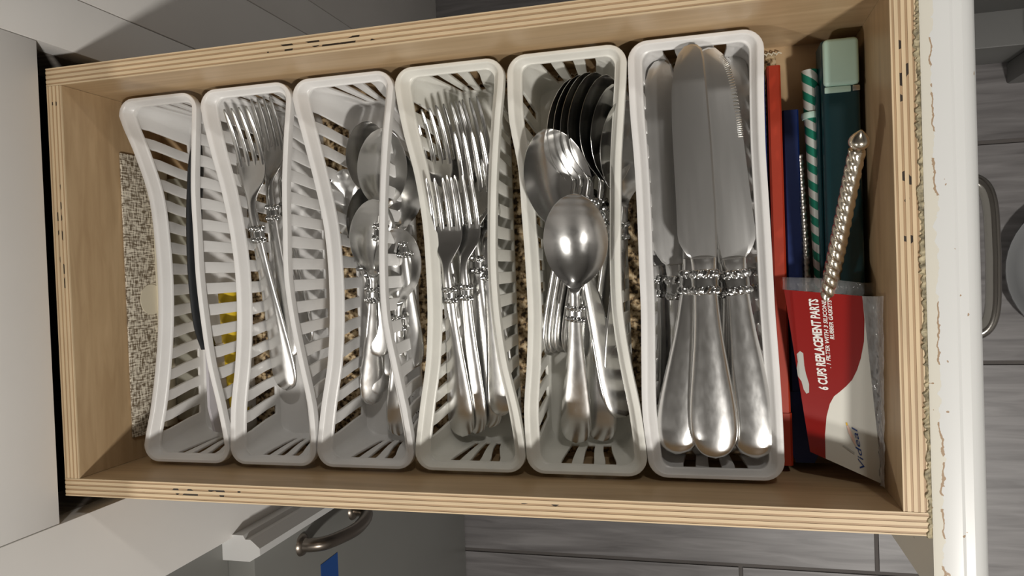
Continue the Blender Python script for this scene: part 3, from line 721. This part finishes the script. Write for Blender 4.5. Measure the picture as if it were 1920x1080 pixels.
# ---------------------------------------------------------------- loose things in the first basket and at the left wall
bk = tag(empty('spreader', (.080, 0, -.07)), 'long black handled spreader with pale blade standing in the narrow basket', 'spreader')
hp = smooth_path([(.0765, .112, -.058), (.0740, .07, -.056), (.0728, .045, -.055), (.0720, .005, -.055), (.0742, -.035, -.056), (.0795, -.055, -.057)], 8)
bm = bmesh.new(); rg = []
for i, p in enumerate(hp):
    f = i / (len(hp) - 1); h = .011 * (math.sin(math.pi * min(1, f * 6 + .15) / 2) if f < .16 else 1); w = .0032
    rg.append([bm.verts.new((p[0] - .080 + w * math.cos(a), p[1], p[2] + .07 - .006 + h * math.sin(a) * .8)) for a in [k * math.pi / 8 for k in range(16)]])
for i in range(len(rg) - 1):
    for k in range(16): bm.faces.new((rg[i][k], rg[i][(k + 1) % 16], rg[i + 1][(k + 1) % 16], rg[i + 1][k]))
bm.faces.new(rg[0][::-1]); bm.faces.new(rg[-1])
from_bm('handle', bm, M['black_plastic'], bk, angle=50)
prism('blade', [(-.052, -.014), (-.052, .011), (-.10, .0115), (-.120, .006), (-.124, -.006), (-.118, -.016)], 'x', -.0010, .0012, M['pale_plastic'], bk)
yp = tag(empty('yellow_pen', (.0845, -.068, -.086)), 'yellow marker pen lying low in the narrow basket', 'pen')
tube('barrel', [(-.003, .058, .0), (.0, .0, 0), (.0035, -.036, 0)], [.0072, .0076, .0072], M['yellow'], yp, 16)
tube('cap', [(.0035, -.0363, 0), (.0037, -.040, 0), (.006, -.055, 0), (.0062, -.057, 0)], [.0076, .0079, .0076, .005], M['yellow'], yp, 16)
pb = tag(empty('tweed_notebook', (.0185, -.0115, -.1)), 'tweed covered notebook standing on edge between the first basket and drawer back', 'notebook')
box('cover', (-.0052, -.0036, -.1125, .1125, .002, .0475), M['tweed'], pb, .0004)
box('pages', (-.0035, .0015, -.110, .110, .002, .0155), M['cream'], pb, .0003)
bm = bmesh.new(); bmesh.ops.create_cone(bm, cap_ends=True, segments=40, radius1=.0125, radius2=.0125, depth=.0007, matrix=Matrix.Translation((-.0031, -.004, .0215)) @ Matrix.Rotation(math.pi / 2, 4, 'Y'))
from_bm('round_tab', bm, M['cream'], pb, angle=40)

fo = box('paper_folder', (.0208, .0440, -.118, .085, -.1023, -.0965), M['folder'], None, .0005)
tag(fo, 'grey-green folded card lying flat beside the narrow basket base', 'card')
# ---------------------------------------------------------------- loose things right of the baskets
rd = tag(empty('red_straw_case', (.5035, 0, -.08)), 'long orange-red plastic stick lying tight beside the knife basket', 'stick')
prism('shaft', [(-.0042, .006), (-.0030, .0075), (.0030, .0075), (.0042, .006), (.0042, -.006), (-.0042, -.006)], 'y', -.1030, .123, M['red'], rd)
prism('socket', [(-.0048, .0066), (-.0034, .0082), (.0034, .0082), (.0048, .0066), (.0048, -.0066), (-.0048, -.0066)], 'y', -.137, -.1028, M['red'], rd)
bl = tag(empty('blue_spatula', (.513, 0, -.095)), 'navy blue plastic stick next to the orange-red one', 'stick')
prism('shaft', [(-.0040, -.005), (-.0040, .0105), (-.003, .012), (.0050, .012), (.006, .0105), (.006, -.005)], 'y', -.09, .0955, M['blue'], bl)
prism('flared_end', [(-.0045, -.0902), (.0062, -.0902), (.0135, -.120), (.0130, -.130), (.0095, -.1375), (-.002, -.1375), (-.0045, -.130)], 'z', -.004, .0125, M['blue'], bl)
tr = box('tray', (.4950, .4980, -.125, .118, -.1005, -.074), M['blue'], None, .0006); tr.name = 'blue_sheet'
tag(tr, 'thin navy plastic sheet standing between the knife basket and the red stick', 'plastic sheet')
st = tag(empty('striped_straw', (.529, .05, -.09)), 'green and white spiral striped straw with a pale ring', 'straw')
tube('tube', [(-.0025 + .0048 * k / 12 * 1.0, .070 - .15 * k / 12, .006) for k in range(13)], .0052, M['stripes'], st, 20, None, True)
tube('ring', [(-.0017, .0425, .006), (-.0016, .0405, .006), (-.0015, .0385, .006)], [.0064, .0068, .0064], M['mint'], st, 20)
wr = tag(empty('twisted_skewer', (.522, 0, -.092)), 'thin spiral ribbed steel rod between the blue stick and the striped straw', 'skewer')
pts = [(-.003 + .004 * k / 120, .066 - .125 * k / 120, .004) for k in range(121)]
tube('ribbed_rod', pts, [.0024 + (.0016 * max(0, k - 60) / 60) + .0005 * (k % 4 < 2) for k in range(121)], M['zinc'], wr, 12)
tl = tag(empty('teal_case', (.541, .04, -.1)), 'dark teal plastic case with pale mint cap against the front board', 'case')
bm = bmesh.new(); add_box(bm, -.0095, .0125, -.150, .093, .006, .036)
bmesh.ops.bevel(bm, geom=[e for e in bm.edges if abs((e.verts[0].co - e.verts[1].co).y) > .1], offset=.004, segments=4, profile=.5, affect='EDGES')
from_bm('body', bm, M['teal'], tl, angle=40)
box('seam_ridge', (-.0124, -.0096, -.150, .068, .006, .026), M['teal'], tl, .001)
bm = bmesh.new(); add_box(bm, -.0088, .0118, .064, .0935, .010, .0385)
bmesh.ops.bevel(bm, geom=[e for e in bm.edges if True], offset=.0028, segments=4, profile=.5, affect='EDGES')
from_bm('cap', bm, M['mint'], tl, angle=40)
box('clasp', (.0075, .0118, .0600, .0635, .0362, .0380), M['zinc'], tl, .0005)
box('cap_lip', (-.0085, .0068, .0600, .0638, .0350, .0372), M['mint'], tl, .0006)
rod = tag(empty('twisted_rod', (.535, 0, -.03)), 'champagne silver spiral twisted rod with ball tip leaning over the teal case', 'utensil')
a, b = Vector((.5290, -.030, -.056)) - Vector((.535, 0, -.03)), Vector((.5405, .0560, -.0075)) - Vector((.535, 0, -.03))
NR = 150; pts = [a.lerp(b, k / NR) for k in range(NR + 1)]
tube('spiral_shaft', pts, [.0050 - .0006 * k / NR for k in range(NR + 1)], M['champagne'], rod, 28, lambda th, i: .0007 * abs(math.sin(th * 1.5 + i * .34)) - .0003 + .00012 * math.sin(th * 9 + i * 1.9))
d = (b - a).normalized()
tube('ball_tip', [b + d * (-.001 + .0125 * k / 10) for k in range(11)], [.0040, .0035, .0042, .0052, .0056, .0056, .0052, .0044, .0034, .0020, .0005], M['champagne'], rod, 24)

# the pack of replacement parts in its clear bag
pk = tag(empty('spare_part_pack', (.530, -.08, -.05)), 'red and white printed card pack in a clear bag leaning at the front', 'package')
c1, c2, c3, c4 = (Vector(v) for v in ((0.5045, -0.0217, -0.058), (0.5473, -0.0264, -0.043), (0.5171, -0.1242, -0.058), (0.5559, -0.1398, -0.0449)))
def card(u, v, h=0.0):
    """u 0..1 across (left to right), v 0..1 down the card"""
    p = (c1 * (1 - u) + c2 * u) * (1 - v) + (c3 * (1 - u) + c4 * u) * v
    n = (c2 - c1).cross(c1 - c3).normalized()
    return p + n * (h) - Vector((.530, -.08, -.05))
def card_poly(name, uv, h, mat, th=.0001, parent=pk):
    bm = bmesh.new(); top = [bm.verts.new(card(u, v, h + th)) for u, v in uv]; bot = [bm.verts.new(card(u, v, h)) for u, v in uv]; n = len(uv)
    bm.faces.new(top); bm.faces.new(bot[::-1])
    for i in range(n): bm.faces.new((top[i], bot[i], bot[(i + 1) % n], top[(i + 1) % n]))
    return from_bm(name, bm, mat, parent)
cd = card_poly('card', [(0, 0), (1, 0), (1, 1), (0, 1)], -.0006, M['card_white'], .0006)
curve = [(0.994, 0.127), (0.959, 0.243), (0.894, 0.34), (0.828, 0.409), (0.75, 0.47), (0.661, 0.515), (0.556, 0.561), (0.474, 0.595), (0.4, 0.648), (0.329, 0.73), (0.266, 0.85), (0.221, 1)]
red = card_poly('red_print', [(0, 1), (0, 0), (1, 0)] + curve, .00002, M['card_red'], .00012)
card_poly('hang_hole', [(0.034, 0.395), (0.087, 0.371), (0.128, 0.38), (0.116, 0.455), (0.121, 0.503), (0.144, 0.565), (0.125, 0.619), (0.083, 0.631), (0.054, 0.609), (0.041, 0.561), (-0.001, 0.534), (0.002, 0.484), (0.033, 0.441)], .00015, M['ink_grey'])
TXT = {'t1': ([0.404, 0.567], [0.432, 0.034]), 't2': ([0.486, 0.432], [0.536, 0.039]), 't3': ([0.58, 0.26], [0.608, 0.036]), 'lg': ([0.78, 0.953], [0.731, 0.731])}
def card_text(name, body, a, b, mat, h=.0003, tall=None, bold=.02, shear=.25, parent=pk):
    """lettering that runs from card point a to card point b (a, b are u, v pairs)"""
    cu = bpy.data.curves.new(name, 'FONT'); cu.body = body; cu.shear = shear; cu.offset = bold; cu.resolution_u = 2
    o = bpy.data.objects.new(name, cu); COL.objects.link(o)
    me = bpy.data.meshes.new_from_object(o.evaluated_get(bpy.context.evaluated_depsgraph_get()))
    bpy.data.objects.remove(o); bpy.data.curves.remove(cu)
    xs = [v.co.x for v in me.vertices]; x0, x1 = min(xs), max(xs); hgt = .72
    A, Bq = card(*a, h), card(*b, h); Lx = (Bq - A).length; ex = (Bq - A).normalized()
    nz = (card(1, .5) - card(0, .5)).cross(card(.5, 0) - card(.5, 1)).normalized(); ey = nz.cross(ex)
    k = tall / hgt if tall else Lx / (x1 - x0)
    for v in me.vertices: v.co = A + ex * ((v.co.x - x0) / (x1 - x0) * Lx) + ey * (v.co.y * k) + nz * (.00005)
    return finish(name, me, mat, parent)
card_text('printed_title', '6 CUPS REPLACEMENT PARTS', *TXT['t1'], M['ink_white'], tall=.0054, bold=.035)
card_text('printed_line', '. 1 FILTER WITH 3 SILICONE', *TXT['t2'], M['ink_white'], tall=.0024, bold=.02)
card_text('printed_line', 'RUBBER GASKETS', *TXT['t3'], M['ink_white'], tall=.0024, bold=.02)
card_text('printed_logo', 'Videal', *TXT['lg'], M['ink_blue'], tall=.0030, bold=.0, shear=.3)
card_poly('printed_dot', [(.60 + .012 * math.cos(a), .735 + .009 * math.sin(a)) for a in [k * math.pi / 5 for k in range(10)]], .0003, M['ink_yellow'])
card_poly('printed_stroke', [(.595, .745), (.62, .742), (.68, .80), (.70, .85), (.665, .83), (.61, .785)], .0003, M['ink_pink'])
card_poly('printed_rule', [(.50, .875), (.52, .868), (.66, .885), (.655, .897)], .0003, M['ink_grey'])
# clear bag: a crinkled film that folds from the card's right edge down along the front board, and a flap at the top
off = Vector((.530, -.08, -.05))
bm = bmesh.new(); N, K = 40, 10; g = []
for i in range(N + 1):
    v = i / N; p = card(1.0, v, .0005) + off; row = []
    base = Vector((.5556, p.y - .0004, p.z + .0005)); q = Vector((.5556, p.y + .0005, -.0255 - .010 * v))
    for k in range(K + 1):
        f = k / K; r = p.lerp(base, f / .35) if f < .35 else base.lerp(q, (f - .35) / .65)
        cr = .0013 * math.sin(v * 53 + k * 1.7) * math.sin(math.pi * min(1, f * 1.3 + .1)) + random.uniform(-.0006, .0006)
        row.append(bm.verts.new(Vector((min(r.x - abs(cr) * 1.3 * (f > .2), .5565), r.y, r.z + (cr if f <= .35 else 0))) - off))
    g.append(row)
for i in range(N):
    for k in range(K): bm.faces.new((g[i][k], g[i + 1][k], g[i + 1][k + 1], g[i][k + 1]))
fm = from_bm('clear_bag', bm, M['film_crinkled'], pk, smooth=True)
bm = bmesh.new(); N, K = 26, 6; g = []
for i in range(N + 1):
    u = -.02 + 1.26 * i / N; row = []
    for k in range(K + 1):
        f = k / K; p = card(min(u, 1.0), 0, 0) + off + (Vector((.0085, 0, -.014)) * (max(0, u - 1) / .24))
        p += Vector((0, .009 * f * (1 - .25 * abs(u - .5)), .003 * math.sin(f * 2.4) + .0008 * math.sin(u * 31 + f * 5))); row.append(bm.verts.new(Vector((min(p.x, .5562), p.y, p.z)) - off))
    g.append(row)
for i in range(N):
    for k in range(K): bm.faces.new((g[i][k], g[i + 1][k], g[i + 1][k + 1], g[i][k + 1]))
from_bm('bag_flap', bm, M['film'], pk, smooth=True)

# ---------------------------------------------------------------- ceiling lamps (out of view, they light the room)
for (x, y) in ((1.15, -.95), (.9, 1.35), (-.75, -1.25)):
    if x > -.55:
        bm = bmesh.new(); bmesh.ops.create_cone(bm, cap_ends=True, segments=32, radius1=.11, radius2=.11, depth=.016)
        lp = from_bm('ceiling_lamp', bm, M['ceiling'], None, angle=40); lp.location = (x, y, 1.551)
        tag(lp, 'round flat ceiling lamp over the ' + ('front' if y < 0 else 'back') + ' of the kitchen', 'lamp')

# ---------------------------------------------------------------- lift everything to its height above the floor
bpy.context.view_layer.update()
for o in COL.objects:
    if o.parent is None and o.type in ('MESH', 'EMPTY'): o.location.z += ZR
